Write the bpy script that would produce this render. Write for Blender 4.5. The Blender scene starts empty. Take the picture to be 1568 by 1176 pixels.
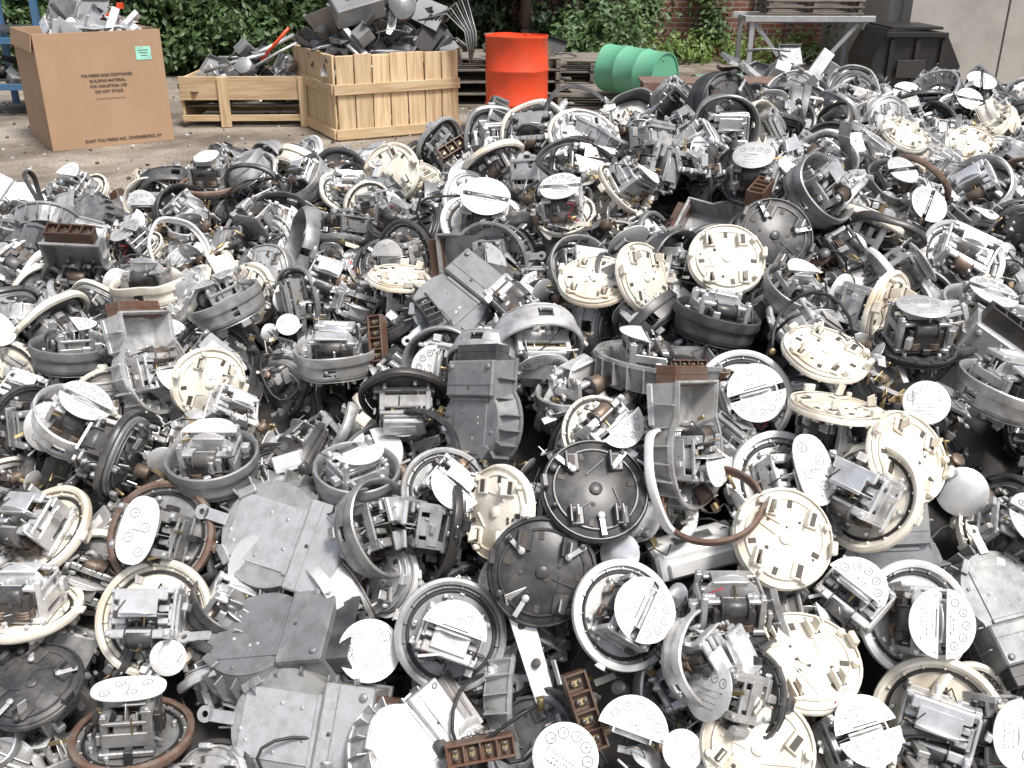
import bpy, math, random
from mathutils import Matrix, Vector, noise, Euler
rad=math.radians
scene=bpy.context.scene
MATS={}
def mat(name,col,metal=0.0,rough=0.5,var=0.25,dirt=(0.1,0.09,0.08),damt=0.4,dscale=18,bump=0.15,bscale=120,stain=None):
    m=bpy.data.materials.new(name); m.use_nodes=True
    nt=m.node_tree; N=nt.nodes; L=nt.links
    b=N['Principled BSDF']; b.inputs['Metallic'].default_value=metal
    tc=N.new('ShaderNodeTexCoord'); oi=N.new('ShaderNodeObjectInfo')
    add=N.new('ShaderNodeVectorMath'); add.operation='ADD'
    mul=N.new('ShaderNodeMath'); mul.operation='MULTIPLY'; mul.inputs[1].default_value=37.0
    L.new(oi.outputs['Random'],mul.inputs[0]); L.new(tc.outputs['Object'],add.inputs[0]); L.new(mul.outputs[0],add.inputs[1])
    n1=N.new('ShaderNodeTexNoise'); n1.inputs['Scale'].default_value=dscale; n1.inputs['Detail'].default_value=6; n1.inputs['Roughness'].default_value=0.65
    L.new(add.outputs[0],n1.inputs['Vector'])
    r=N.new('ShaderNodeValToRGB'); r.color_ramp.elements[0].position=0.42; r.color_ramp.elements[1].position=0.70
    r.color_ramp.elements[0].color=(0,0,0,1); r.color_ramp.elements[1].color=(damt,damt,damt,1)
    L.new(n1.outputs['Fac'],r.inputs[0])
    mx=N.new('ShaderNodeMixRGB'); mx.inputs[1].default_value=(*col,1); mx.inputs[2].default_value=(*dirt,1)
    L.new(r.outputs[0],mx.inputs[0])
    mr=N.new('ShaderNodeMapRange'); mr.inputs['To Min'].default_value=1-var; mr.inputs['To Max'].default_value=1+var*0.4
    L.new(oi.outputs['Random'],mr.inputs['Value'])
    hs=N.new('ShaderNodeHueSaturation'); L.new(mr.outputs[0],hs.inputs['Value']); L.new(mx.outputs[0],hs.inputs['Color'])
    out=hs.outputs[0]
    if stain:
        n3=N.new('ShaderNodeTexNoise'); n3.inputs['Scale'].default_value=dscale*0.5; n3.inputs['Detail'].default_value=4
        ad2=N.new('ShaderNodeVectorMath'); ad2.operation='ADD'; ad2.inputs[1].default_value=(5,9,3); L.new(add.outputs[0],ad2.inputs[0]); L.new(ad2.outputs[0],n3.inputs['Vector'])
        r3=N.new('ShaderNodeValToRGB'); r3.color_ramp.elements[0].position=0.54; r3.color_ramp.elements[1].position=0.70; r3.color_ramp.elements[1].color=(.75,.75,.75,1)
        L.new(n3.outputs['Fac'],r3.inputs[0])
        m3=N.new('ShaderNodeMixRGB'); m3.inputs[2].default_value=(*stain,1); L.new(r3.outputs[0],m3.inputs[0]); L.new(out,m3.inputs[1]); out=m3.outputs[0]
    L.new(out,b.inputs['Base Color'])
    n2=N.new('ShaderNodeTexNoise'); n2.inputs['Scale'].default_value=bscale; n2.inputs['Detail'].default_value=3
    L.new(add.outputs[0],n2.inputs['Vector'])
    mr2=N.new('ShaderNodeMapRange'); mr2.inputs['To Min'].default_value=max(.05,rough-.15); mr2.inputs['To Max'].default_value=min(1,rough+.2)
    L.new(n1.outputs['Fac'],mr2.inputs['Value']); L.new(mr2.outputs[0],b.inputs['Roughness'])
    bp=N.new('ShaderNodeBump'); bp.inputs['Strength'].default_value=bump; bp.inputs['Distance'].default_value=0.0012
    L.new(n2.outputs['Fac'],bp.inputs['Height']); L.new(bp.outputs[0],b.inputs['Normal'])
    MATS[name]=m; return m
mat('cast_aluminium',(.66,.66,.66),.5,.42,.5,(.18,.17,.155),.75,26,.28,200,stain=(.36,.35,.33))
mat('galvanised_cover',(.62,.625,.635),.45,.42,.2,(.34,.34,.34),.7,60,.35,260,stain=(.46,.46,.46))
mat('bright_aluminium',(.87,.87,.87),.6,.30,.35,(.32,.31,.29),.6,22,.1,90)
mat('cream_plastic',(.86,.82,.72),0,.42,.12,(.40,.33,.24),.55,20,.1,60,stain=(.55,.44,.31))
mat('white_paint',(.86,.86,.85),0,.42,.12,(.48,.45,.42),.5,18,.05,60)
mat('pale_aluminium',(.75,.75,.745),.3,.38,.3,(.35,.35,.34),.6,25,.08,60)
mat('grey_paint',(.28,.29,.30),.3,.45,.4,(.13,.125,.115),.6,30,.2,200,stain=(.38,.37,.35))
mat('dark_steel',(.09,.09,.093),.5,.4,.5,(.19,.15,.12),.5,30,.2,120)
mat('black_bakelite',(.045,.046,.05),0,.36,.35,(.20,.185,.17),.6,22,.1,80)
mat('rusty_steel',(.20,.115,.08),.2,.7,.3,(.36,.33,.30),.6,35,.4,180)
mat('brown_bakelite',(.11,.052,.032),0,.42,.45,(.14,.115,.09),.65,30,.1,100)
mat('brass',(.46,.36,.2),.8,.42,.3,(.22,.16,.09),.6,60,.1,100)
mat('copper_winding',(.20,.15,.115),.5,.5,.5,(.09,.065,.05),.6,60,.3,300)
mat('ink',(.07,.07,.07),0,.6,.1)
mat('hole_dark',(.07,.06,.05),0,.6,.1)
mat('red_ink',(.5,.03,.06),0,.6,.1)
mat('black_rubber',(.022,.022,.022),0,.5,.3)

def chbox(d,c):
    hx,hy,hz=d[0]/2,d[1]/2,d[2]/2
    V=[];idx={}
    for sx in(-1,1):
        for sy in(-1,1):
            for sz in(-1,1):
                for a in range(3):
                    p=[sx*(hx-c),sy*(hy-c),sz*(hz-c)]
                    p[a]=(sx*hx,sy*hy,sz*hz)[a]
                    idx[(sx,sy,sz,a)]=len(V);V.append(Vector(p))
    F=[]
    for s in(-1,1):
        f=[idx[(s,-1,-1,0)],idx[(s,1,-1,0)],idx[(s,1,1,0)],idx[(s,-1,1,0)]];F.append(f if s>0 else f[::-1])
        f=[idx[(-1,s,-1,1)],idx[(-1,s,1,1)],idx[(1,s,1,1)],idx[(1,s,-1,1)]];F.append(f if s>0 else f[::-1])
        f=[idx[(-1,-1,s,2)],idx[(1,-1,s,2)],idx[(1,1,s,2)],idx[(-1,1,s,2)]];F.append(f if s>0 else f[::-1])
    def orient(f):
        a,b_,c_=V[f[0]],V[f[1]],V[f[2]]
        n=(b_-a).cross(c_-a); ctr=sum((V[i] for i in f),Vector())/len(f)
        return f if n.dot(ctr)>0 else f[::-1]
    for s in(-1,1):
        for t in(-1,1):
            F.append(orient([idx[(s,t,-1,0)],idx[(s,t,1,0)],idx[(s,t,1,1)],idx[(s,t,-1,1)]]))
            F.append(orient([idx[(s,-1,t,0)],idx[(s,1,t,0)],idx[(s,1,t,2)],idx[(s,-1,t,2)]]))
            F.append(orient([idx[(-1,s,t,1)],idx[(1,s,t,1)],idx[(1,s,t,2)],idx[(-1,s,t,2)]]))
    for sx in(-1,1):
        for sy in(-1,1):
            for sz in(-1,1):
                F.append(orient([idx[(sx,sy,sz,0)],idx[(sx,sy,sz,1)],idx[(sx,sy,sz,2)]]))
    return V,F
AX={'z':Matrix.Identity(4),'x':Matrix.Rotation(rad(90),4,'Y'),'y':Matrix.Rotation(rad(-90),4,'X')}
class MB:
    def __init__(s): s.V=[];s.F=[];s.M=[];s.S=[];s.T=Matrix.Identity(4);s.mats=[]
    def mi(s,m):
        if m not in s.mats: s.mats.append(m)
        return s.mats.index(m)
    def add(s,vs,fs,m,X=None,smooth=False):
        o=len(s.V); T=s.T@X if X is not None else s.T
        s.V+= [T@Vector(v) for v in vs]; k=s.mi(m)
        for f in fs: s.F.append([i+o for i in f]);s.M.append(k);s.S.append(smooth)
    def box(s,c,d,m,rot=(0,0,0),ch=None):
        if ch is None: ch=min(.0012,min(d)*.25)
        v,f=chbox(d,ch); s.add(v,f,m,Matrix.Translation(c)@Euler([rad(a) for a in rot]).to_matrix().to_4x4())
    def lathe(s,prof,m,seg=36,a0=0,a1=360,c=(0,0,0),axis='z',rot=(0,0,0),closed=False):
        full=abs(a1-a0)>=360; n=seg if full else seg+1
        X=Matrix.Translation(c)@Euler([rad(a) for a in rot]).to_matrix().to_4x4()@AX[axis]
        pr=list(prof)+([prof[0]] if closed else [])
        strips=[];cur=[pr[0]]
        for i in range(1,len(pr)):
            cur.append(pr[i])
            if i<len(pr)-1:
                a=Vector((pr[i][0]-pr[i-1][0],pr[i][1]-pr[i-1][1]));b=Vector((pr[i+1][0]-pr[i][0],pr[i+1][1]-pr[i][1]))
                if a.length>0 and b.length>0 and a.angle(b)>rad(50): strips.append(cur);cur=[pr[i]]
        strips.append(cur)
        for st in strips:
            V=[];F=[];k=len(st)
            for j in range(n):
                an=rad(a0+(a1-a0)*j/seg);ca,sa=math.cos(an),math.sin(an)
                for (r,z) in st: V.append((r*ca,r*sa,z))
            for j in range(seg):
                j2=(j+1)%n if full else j+1
                for i in range(k-1):
                    if st[i][0]<1e-6 and st[i+1][0]<1e-6: continue
                    if st[i][0]<1e-6: F.append([j*k+i,j2*k+i+1,j*k+i+1])
                    elif st[i+1][0]<1e-6: F.append([j*k+i,j2*k+i,j*k+i+1])
                    else: F.append([j*k+i,j2*k+i,j2*k+i+1,j*k+i+1])
            s.add(V,F,m,X,True)
    def cyl(s,c,r,h,m,seg=16,axis='z',r2=None,rot=(0,0,0)):
        r2=r if r2 is None else r2; e=min(.001,r*.2,h*.3)
        s.lathe([(0,-h/2),(r-e,-h/2),(r,-h/2+e),(r2,h/2-e),(r2-e,h/2),(0,h/2)],m,seg,c=c,axis=axis,rot=rot)
    def torus(s,c,R,r,m,seg=36,k=8,axis='z',a0=0,a1=360,rot=(0,0,0),sz=1):
        s.lathe([(R+r*math.cos(2*math.pi*i/k),sz*r*math.sin(2*math.pi*i/k)) for i in range(k)],m,seg,a0,a1,c,axis,rot,closed=True)
    def prism(s,poly,z0,z1,m,X=None):
        n=len(poly);v=[(x,y,z0) for x,y in poly]+[(x,y,z1) for x,y in poly]
        s.add(v,[list(range(n))[::-1],list(range(n,2*n))],m,X)
        s.add(v,[[i,(i+1)%n,n+(i+1)%n,n+i] for i in range(n)],m,X)
    def flare(s,P0,P1,z0,z1,t,m):
        n=len(P0);inn=[]
        for P in(P0,P1):
            I=[]
            for i in range(n):
                a=Vector(P[i-1]);b=Vector(P[i]);c=Vector(P[(i+1)%n])
                d=((b-a).normalized()+(c-b).normalized()); d=d.normalized() if d.length>0 else Vector((1,0))
                nn=Vector((-d.y,d.x)); I.append((b.x+nn.x*t,b.y+nn.y*t))
            inn.append(I)
        v=[(x,y,z0) for x,y in P0]+[(x,y,z1) for x,y in P1]+[(x,y,z0) for x,y in inn[0]]+[(x,y,z1) for x,y in inn[1]]
        F=[]
        for i in range(n):
            j=(i+1)%n
            F+= [[i,j,n+j,n+i],[2*n+i,3*n+i,3*n+j,2*n+j],[n+i,n+j,3*n+j,3*n+i],[i,2*n+i,2*n+j,j]]
        s.add(v,F,m)
    def tube(s,pts,r,m,seg=7):
        pts=[Vector(p) for p in pts];V=[];F=[]
        for i,p in enumerate(pts):
            t=(pts[min(i+1,len(pts)-1)]-pts[max(i-1,0)]).normalized()
            u=t.orthogonal().normalized() if i==0 else (u-t*u.dot(t)).normalized()
            w=t.cross(u)
            for k in range(seg):
                a=2*math.pi*k/seg; V.append(p+(u*math.cos(a)+w*math.sin(a))*r)
        for i in range(len(pts)-1):
            for k in range(seg):
                k2=(k+1)%seg;F.append([i*seg+k,i*seg+k2,(i+1)*seg+k2,(i+1)*seg+k])
        F.append(list(range(seg))[::-1]);F.append([(len(pts)-1)*seg+k for k in range(seg)])
        s.add(V,F,m,None,True)
    def bend(s,seed,amp=.006,f=11):
        o=Vector((seed*3.1,seed*1.7,seed*.9))
        s.V=[v+noise.noise_vector(v*f+o)*amp for v in s.V]; return s
    def mesh(s,name):
        me=bpy.data.meshes.new(name); me.from_pydata([tuple(v) for v in s.V],[],s.F)
        for m in s.mats: me.materials.append(MATS[m])
        me.polygons.foreach_set('material_index',s.M); me.polygons.foreach_set('use_smooth',s.S); me.update()
        return me
def new_obj(name,data,parent=None,M=None):
    o=bpy.data.objects.new(name,data); scene.collection.objects.link(o)
    if M is not None: o.matrix_world=M
    if parent: o.parent=parent
    return o
def empty(name,loc=(0,0,0),rotz=0):
    e=bpy.data.objects.new(name,None); scene.collection.objects.link(e); e.location=loc; e.rotation_euler=(0,0,rotz); e.empty_display_size=.1
    return e

# ---------------- meter parts
def dials(b,cx,cy,z,r):
    b.lathe([(r-.0010,z),(r,z)],'ink',14,c=(cx,cy,0))
    b.box((cx+r*.2,cy+r*.1,z),(r*.8,.0010,.0003),'ink',(0,0,random.uniform(0,180)),ch=0.00005)
def textlines(b,x0,x1,y0,y1,z,rnd,n=4):
    for i in range(n):
        y=y0+(y1-y0)*(i+.5)/n; w=(x1-x0)*rnd.uniform(.35,.85); cx=(x0+x1)/2; x=cx-w/2
        while x<cx+w/2:
            l=rnd.uniform(.002,.005)
            b.box((x+l/2,y,z),(l,rnd.choice([.0007,.001,.0014]),.0003),'ink',ch=.00005); x+=l+.0024
def halfmoon(b,sgn,R,gap,z,m,rnd,kind):
    a0=math.asin(gap/R); n=18
    poly=[(R*math.cos(a0+(math.pi-2*a0)*i/n),sgn*R*math.sin(a0+(math.pi-2*a0)*i/n)) for i in range(n+1)]
    if sgn<0: poly=poly[::-1]
    b.prism(poly,z,z+.0015,m)
    zt=z+.0019
    if kind=='dial':
        k=5
        for i in range(k):
            a=rad(30+120*i/(k-1)); dials(b,R*.70*math.cos(a),sgn*R*.70*math.sin(a),zt,.0066)
        textlines(b,-.018,.018,sgn*(gap+.004),sgn*(gap+.014),zt,rnd,2)
    else:
        textlines(b,-R*.62,R*.62,sgn*(gap+.006),sgn*(R*.72),zt,rnd,3)
        b.box((0,sgn*(gap+.004),zt),(R*.8,.0018,.0003),'ink',ch=.00005)
    for x in(-R*.8,R*.8): b.cyl((x,sgn*(gap+.005),zt+.0005),.0025,.0015,'bright_aluminium',8)
    b.box((0,sgn*(gap+.014),z-.008),(R*1.25,.018,.014),'cast_aluminium')
    for x in(-R*.62,R*.62): b.box((x,sgn*(gap+.012),z-.022),(.006,.010,.045),'cast_aluminium')
def mechanism(b,rnd,fr='cast_aluminium',h=.085):
    A=fr; D='dark_steel'; B_='bright_aluminium'
    b.box((0,0,.018),(.108,.082,.010),A,ch=.002)
    for x in(-.047,.047):
        for y in(-.03,.033):
            hh=h*rnd.uniform(.6,1)
            b.box((x,y,.012+hh/2),(.010,rnd.uniform(.010,.018),hh),A); b.cyl((x,y,.013+hh),.0045,.005,B_,8)
    b.box((0,.036,.046),(.100,.008,.030),A,ch=.002); b.box((0,.036,.075),(.100,.006,.008),A); b.box((0,-.03,h*.88),(.098,.014,.008),A,ch=.002)
    b.box((0,.03,h*.98),(.084,.018,.007),A,ch=.002); b.box((-.050,0,.06),(.005,.066,.016),A); b.box((.051,0,.045),(.005,.066,.024),A);b.box((.051,0,.074),(.005,.066,.006),A)
    for i in range(7): b.box((0,-.045+i*.0026,.042),(.066,.0018,.046),D,ch=.0002)
    cm='black_bakelite' if rnd.random()<.75 else 'copper_winding'
    b.cyl((0,-.034,.064),.016,.040,cm,18,'x')
    b.cyl((-.021,-.034,.064),.0195,.002,'black_bakelite',18,'x');b.cyl((.021,-.034,.064),.0195,.002,'black_bakelite',18,'x')
    for x in(-.02,.02):
        for k in range(3): b.torus((x,-.036,.028+k*.005),.013,.0026,'copper_winding' if cm!='copper_winding' else B_,14,6,'z')
    b.cyl((0,0,.058),.046,.0014,B_,36,'y'); b.cyl((0,0,.058),.0028,.06,'brass',8,'y')
    for s in(-1,1):
        b.box((s*.036,.010,.058),(.022,.010,.030),B_ if s>0 else A,ch=.002)
        b.box((s*.036,-.010,.058),(.022,.010,.030),A,ch=.002)
    b.box((.045,0,.058),(.007,.034,.030),A)
    b.box((0,.028,h*.8),(.056,.003,.034),'brass' if rnd.random()<.3 else A); b.box((0,.012,h+.006),(.06,.034,.0025),A)
    for k in range(4):
        b.cyl((-.018+.012*k,.020,h*.8+rnd.uniform(-.006,.006)),rnd.uniform(.005,.009),.0015,'brass',12,'y')
        b.cyl((-.018+.012*k,.020,h*.8),.0014,.016,B_,6,'y')
    for k in range(16):
        a=rnd.uniform(0,6.28);r=rnd.uniform(.03,.068)
        b.box((r*math.cos(a),r*math.sin(a),rnd.uniform(.015,.068)),(rnd.uniform(.004,.018),rnd.uniform(.003,.014),rnd.uniform(.008,.034)),rnd.choice([A,A,A,D,'black_bakelite',B_]),(0,0,rnd.choice([0,90,rnd.uniform(0,90)])))
    for k in range(10):
        b.box((rnd.uniform(-.055,.055),rnd.uniform(-.045,.045),rnd.uniform(.02,.095)),(rnd.uniform(.01,.04),rnd.uniform(.003,.008),.0018),rnd.choice([A,B_,D,'brass']),(rnd.choice([0,90,rnd.uniform(-30,30)]),rnd.choice([0,90]),rnd.uniform(-20,100)))
    for k in range(8):
        a=rnd.uniform(0,6.28);b.cyl((.064*math.cos(a),.064*math.sin(a),.016),.0045,.012,B_,6)
    for k in range(4): b.cyl((rnd.uniform(-.045,.045),rnd.uniform(-.04,.04),.055),.0016,rnd.uniform(.04,.08),B_,6)
    for q in range(2):
        p=[(rnd.uniform(-.05,.05),rnd.uniform(-.05,.05),.02)]
        for k in range(5): p.append((p[-1][0]*.9+rnd.uniform(-.025,.025),p[-1][1]*.9+rnd.uniform(-.025,.025),.02+.016*k))
        b.tube(p,.0014,rnd.choice(['black_rubber','copper_winding','red_ink']) if q else 'black_rubber',5)
def backside(b,rnd,base):
    sty=rnd.choice([0,0,1])
    for x in(-.034,.034):
        for y in(-.043,.043):
            if rnd.random()<.08: continue
            if sty==0:
                b.box((x,y,-.0025),(.024,.030,.005),base,ch=.002); b.box((x,y,-.0053),(.010,.022,.0012),'hole_dark')
            else:
                b.box((x,y,-.001),(.014,.024,.003),'hole_dark'); b.box((x-.010,y,-.007),(.005,.032,.015),base,ch=.0015); b.box((x+.010,y,-.005),(.004,.026,.011),base,ch=.0015)
            if rnd.random()<.8: b.box((x,y,-.015),(.0028,.017,.022),'bright_aluminium' if base!='cream_plastic' else base,(rnd.uniform(-18,18),rnd.uniform(-14,14),0))
            if rnd.random()<.6: b.box((x+.009,y,-.010),(.004,.028,.014),base)
    b.torus((0,0,0),.064,.0022,base,36,6); b.torus((0,0,0),.079,.0016,base,40,6)
    for k in range(4):
        a=rad(45+90*k+rnd.uniform(-25,25)); b.cyl((.071*math.cos(a),.071*math.sin(a),-.005),rnd.uniform(.004,.007),.012,base,8)
        a+=.75; b.box((.055*math.cos(a),.055*math.sin(a),-.0007),(.012,.008,.0015),'hole_dark',(0,0,math.degrees(a)))
    for k in range(5):
        a=rnd.uniform(0,6.28);r=rnd.uniform(.0,.06); b.cyl((r*math.cos(a),r*math.sin(a),-.0005),rnd.uniform(.002,.004),.0015,'hole_dark',10)
    b.cyl((0,0,-.002),.010,.004,base,18)
    for k in range(3):
        a=rnd.uniform(0,6.28); b.box((.035*math.cos(a),.035*math.sin(a),-.001),(rnd.uniform(.02,.05),.002,.003),base,(0,0,rnd.uniform(0,180)))
    for s in(-1,1): b.box((s*.078,.01,-.007),(.010,.022,.016),base,(0,0,rnd.uniform(-10,10)),ch=.002)
    if base=='black_bakelite':
        for k in range(3):
            a=rad(25+125*k+rnd.uniform(-20,20)); b.box((.058*math.cos(a),.058*math.sin(a),-.007),(.036,.008,.003),'bright_aluminium',(0,0,math.degrees(a))); b.cyl((.045*math.cos(a),.045*math.sin(a),-.008),.006,.006,'bright_aluminium',8)
def meter(seed,base='cast_aluminium',plates='both',ring=None,pot=0,mech=True,fr='cast_aluminium',plm='white_paint'):
    rnd=random.Random(seed);random.seed(seed);b=MB();R=.083
    b.lathe([(0,0),(.060,0),(.064,.003),(R-.003,.003),(R,.006),(R,.013),(R-.005,.014),(R-.008,.010),(.05,.010),(0,.010)],base,44)
    for k in range(16):
        a=k*math.pi/8+.1
        b.box((.079*math.cos(a),.079*math.sin(a),.015),(.006,.004,.005),base,(0,0,math.degrees(a)))
    b.torus((0,0,.0125),.073,.0028,'black_rubber',36,6)
    backside(b,rnd,base)
    if ring: 
        b.lathe([(.086,.010),(.093,.008),(.0955,.013),(.094,.021),(.088,.024),(.083,.021),(.083,.016),(.086,.012)],ring,48,closed=True)
        b.box((.096,0,.016),(.012,.016,.006),ring); b.cyl((.1,0,.016),.002,.02,'bright_aluminium',6,'y')
    if pot:
        segs=[(5,80),(100,170),(188,262),(280,355)] if pot==1 else [(0,360)]
        for a0,a1 in segs:
            b.lathe([(.084,.012),(.084,.040),(.080,.040),(.080,.012)],base,max(8,(a1-a0)//8),a0,a1,closed=True)
        b.lathe([(.080,.039),(.089,.037),(.090,.041),(.089,.056),(.086,.058),(.083,.056),(.080,.046)],base,48,closed=True)
    if mech: mechanism(b,rnd,fr)
    else:
        for k in range(8):
            a=rnd.uniform(0,6.28);r=rnd.uniform(.01,.06); b.box((r*math.cos(a),r*math.sin(a),.016),(rnd.uniform(.008,.03),rnd.uniform(.006,.02),rnd.uniform(.008,.02)),rnd.choice([base,fr,'dark_steel']),(0,0,rnd.uniform(0,90)))
    z=.100
    if plates in('both','upper'): halfmoon(b,1,.054,.006,z,plm,rnd,'dial')
    if plates in('both','lower'): halfmoon(b,-1,.054,.006,z-.002,plm,rnd,'text')
    if plates=='round':
        b.cyl((0,0,z),.052,.002,plm,36); b.box((0,0,z-.01),(.07,.05,.018),'cast_aluminium')
        for k in range(4): dials(b,-.03+.02*k,.022-abs(k-1.5)*.004,z+.0014,.008)
        textlines(b,-.035,.035,-.035,.005,z+.0014,rnd,4)
    if plates=='oval':
        n=28;poly=[(.032*math.copysign(abs(math.cos(2*math.pi*i/n))**.8,math.cos(2*math.pi*i/n)),.056*math.copysign(abs(math.sin(2*math.pi*i/n))**.8,math.sin(2*math.pi*i/n))) for i in range(n)]
        b.prism(poly,z,z+.002,plm); b.box((0,0,z-.01),(.04,.07,.018),'cast_aluminium')
        for k in range(4): dials(b,(-1)**k*.012,-.034+.02*k,z+.0024,.008)
    if plates=='bright':
        b.box((0,.02,z-.004),(.080,.042,.010),'bright_aluminium',ch=.002); b.box((0,-.028,z-.012),(.066,.03,.006),'bright_aluminium',(10,0,5))
        b.box((0,.02,z+.0015),(.05,.02,.001),plm); textlines(b,-.02,.02,.013,.027,z+.0023,rnd,2)
    return b
def dpoly(R=.093,w=.068,L=.13,n=26):
    a0=-math.acos(w/R) if w<R else 0
    a1=math.pi-a0
    return [(R*math.cos(a0+(a1-a0)*i/n),R*math.sin(a0+(a1-a0)*i/n)) for i in range(n+1)]+[(-w,-L),(w,-L)]
def tblock(b,c=(0,0,0),rot=(0,0,0),m='brown_bakelite'):
    old=b.T; b.T=old@Matrix.Translation(c)@Euler([rad(a) for a in rot]).to_matrix().to_4x4()
    b.box((0,0,0),(.118,.036,.022),m)
    b.box((0,.0165,.018),(.118,.004,.016),m);b.box((0,-.0165,.018),(.118,.004,.016),m)
    for k in range(5): b.box((-.057+.0285*k,0,.018),(.004,.031,.015),m)
    for k in range(4):
        x=-.043+.0285*k
        b.box((x,0,.014),(.011,.018,.006),'brass'); b.cyl((x,.005,.018),.004,.005,'dark_steel',8); b.cyl((x,-.007,.018),.004,.005,'dark_steel',8)
    b.T=old
def housing(seed,m='cast_aluminium',inside=False,bm='brown_bakelite'):
    rnd=random.Random(seed);random.seed(seed);b=MB()
    P0=dpoly(.080,.066,.125);P1=dpoly(.095,.070,.132)
    b.prism(P0,0,.005,m); b.flare(P0,P1,.003,.050,.004,m); b.flare(dpoly(.099,.073,.135),dpoly(.099,.073,.135),.046,.054,.006,m)
    cv='galvanised_cover' if m=='cast_aluminium' else m
    b.box((0,-.088,-.005),(.136,.074,.014),cv,ch=.003); b.box((0,-.046,-.002),(.10,.008,.006),cv); b.box((.0,.01,-.001),(.096,.11,.003),cv)
    for y in(-.055,-.075): b.box((0,y,-.0125),(.132,.0015,.002),m)
    for x in(-.055,.055): b.cyl((x,-.112,-.014),.006,.006,m,10)
    b.cyl((0,-.07,-.0125),.003,.003,'hole_dark',8)
    for k in range(12):
        a=rad(-10+18.2*k); b.box((.091*math.cos(a),.091*math.sin(a),.026),(.020,.003,.044),m,(0,0,math.degrees(a)))
    for s in(-1,1):
        for y in(-.05,-.09): b.box((s*.073,y,.026),(.010,.003,.044),m)
        b.box((s*.05,.06,-.003),(.014,.03,.006),m,(0,0,s*40))
    b.box((0,.095,-.003),(.018,.040,.004),'bright_aluminium'); b.lathe([(.005,-.002),(.012,-.002),(.012,.002),(.005,.002)],'bright_aluminium',14,c=(0,.120,-.003),closed=True)
    for k in range(6):
        a=rnd.uniform(0,6.28);r=rnd.uniform(.02,.065); b.cyl((r*math.cos(a),r*math.sin(a)+.01,-.001),.0035,.004,m if k%2 else 'bright_aluminium',8)
    tblock(b,(0,-.134,.022),(90,0,0),bm)
    if inside:
        old=b.T; b.T=old@Matrix.Translation((0,.003,-.004)); mechanism(b,rnd); halfmoon(b,1,.052,.006,.098,'white_paint',rnd,'dial'); b.T=old
    else:
        for k in range(10): b.box((rnd.uniform(-.05,.05),rnd.uniform(-.09,.06),.012),(rnd.uniform(.008,.04),rnd.uniform(.006,.02),rnd.uniform(.008,.03)),rnd.choice([m,'dark_steel','cast_aluminium']),(0,0,rnd.choice([0,90,30])))
    return b
def ring(m,R=.09,thick=1,a0=4,a1=356):
    b=MB(); b.lathe([(R-.007,0),(R,-.001),(R+.004,.004),(R+.004,.014*thick),(R-.001,.017*thick),(R-.003,.015*thick),(R-.002,.004),(R-.007,.003)],m,48,a0,a1,closed=True)
    b.box((R+.006,0,.007),(.014,.018,.010),m); b.cyl((R+.008,0,.007),.003,.03,'bright_aluminium',8,'y')
    return b
def register(seed,shape='round',m='white_paint'):
    rnd=random.Random(seed);random.seed(seed);b=MB();old=b.T
    b.T=Matrix.Translation((0,0,-.10))
    if shape=='round':
        b.cyl((0,0,.1),.05,.002,m,32)
        for k in range(5):
            a=rad(20+35*k); dials(b,.034*math.cos(a),.034*math.sin(a),.1014,.0085)
        textlines(b,-.03,.03,-.03,.0,.1014,rnd,4)
    elif shape=='half': halfmoon(b,1,.052,.0,.1,m,rnd,'dial')
    b.T=old
    b.box((0,.01,-.014),(.06,.035,.003),'cast_aluminium'); b.box((-.028,.01,-.007),(.003,.035,.016),'cast_aluminium'); b.box((.028,.01,-.007),(.003,.035,.016),'cast_aluminium')
    for k in range(5): b.cyl((-.02+.01*k,.01,-.008),.007,.0015,'brass',12); b.cyl((-.02+.01*k,.01,-.008),.0015,.014,'brass',6)
    return b
def frame(seed):
    rnd=random.Random(seed);random.seed(seed);b=MB(); b.T=Matrix.Translation((0,0,-.045)); mechanism(b,rnd,'cast_aluminium' if seed%2 else 'bright_aluminium')
    if seed%3==0: halfmoon(b,1,.052,.006,.098,'white_paint',rnd,'dial')
    return b
def wbox():
    b=MB(); b.box((0,0,0),(.16,.08,.055),'white_paint',ch=.006); b.box((0,-.042,-.004),(.12,.01,.03),'white_paint',ch=.003)
    for x in(-.06,.06): b.cyl((x,0,.028),.006,.004,'bright_aluminium',10); b.box((x,.045,-.015),(.02,.02,.006),'bright_aluminium')
    b.box((0,0,.0285),(.07,.03,.001),'grey_paint'); return b
def bracket():
    b=MB(); b.box((0,0,0),(.15,.03,.003),'cast_aluminium'); b.box((.073,0,.014),(.003,.03,.028),'cast_aluminium'); b.box((-.09,0,.012),(.045,.028,.003),'cast_aluminium',(0,32,0))
    for x in(-.05,0,.05): b.cyl((x,0,.002),.006,.004,'hole_dark',10)
    b.box((.02,.02,.01),(.03,.003,.02),'cast_aluminium'); return b
def cable(seed):
    rnd=random.Random(seed);b=MB();p=[];a=0
    for i in range(26):
        a+=.3; p.append((.08*math.cos(a)*(1+i*.02),.07*math.sin(a),.03*math.sin(i*.7+seed)+i*.0015))
    b.tube(p,.003,'black_rubber',7); b.cyl(p[-1],.006,.02,'brass',8); return b
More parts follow.
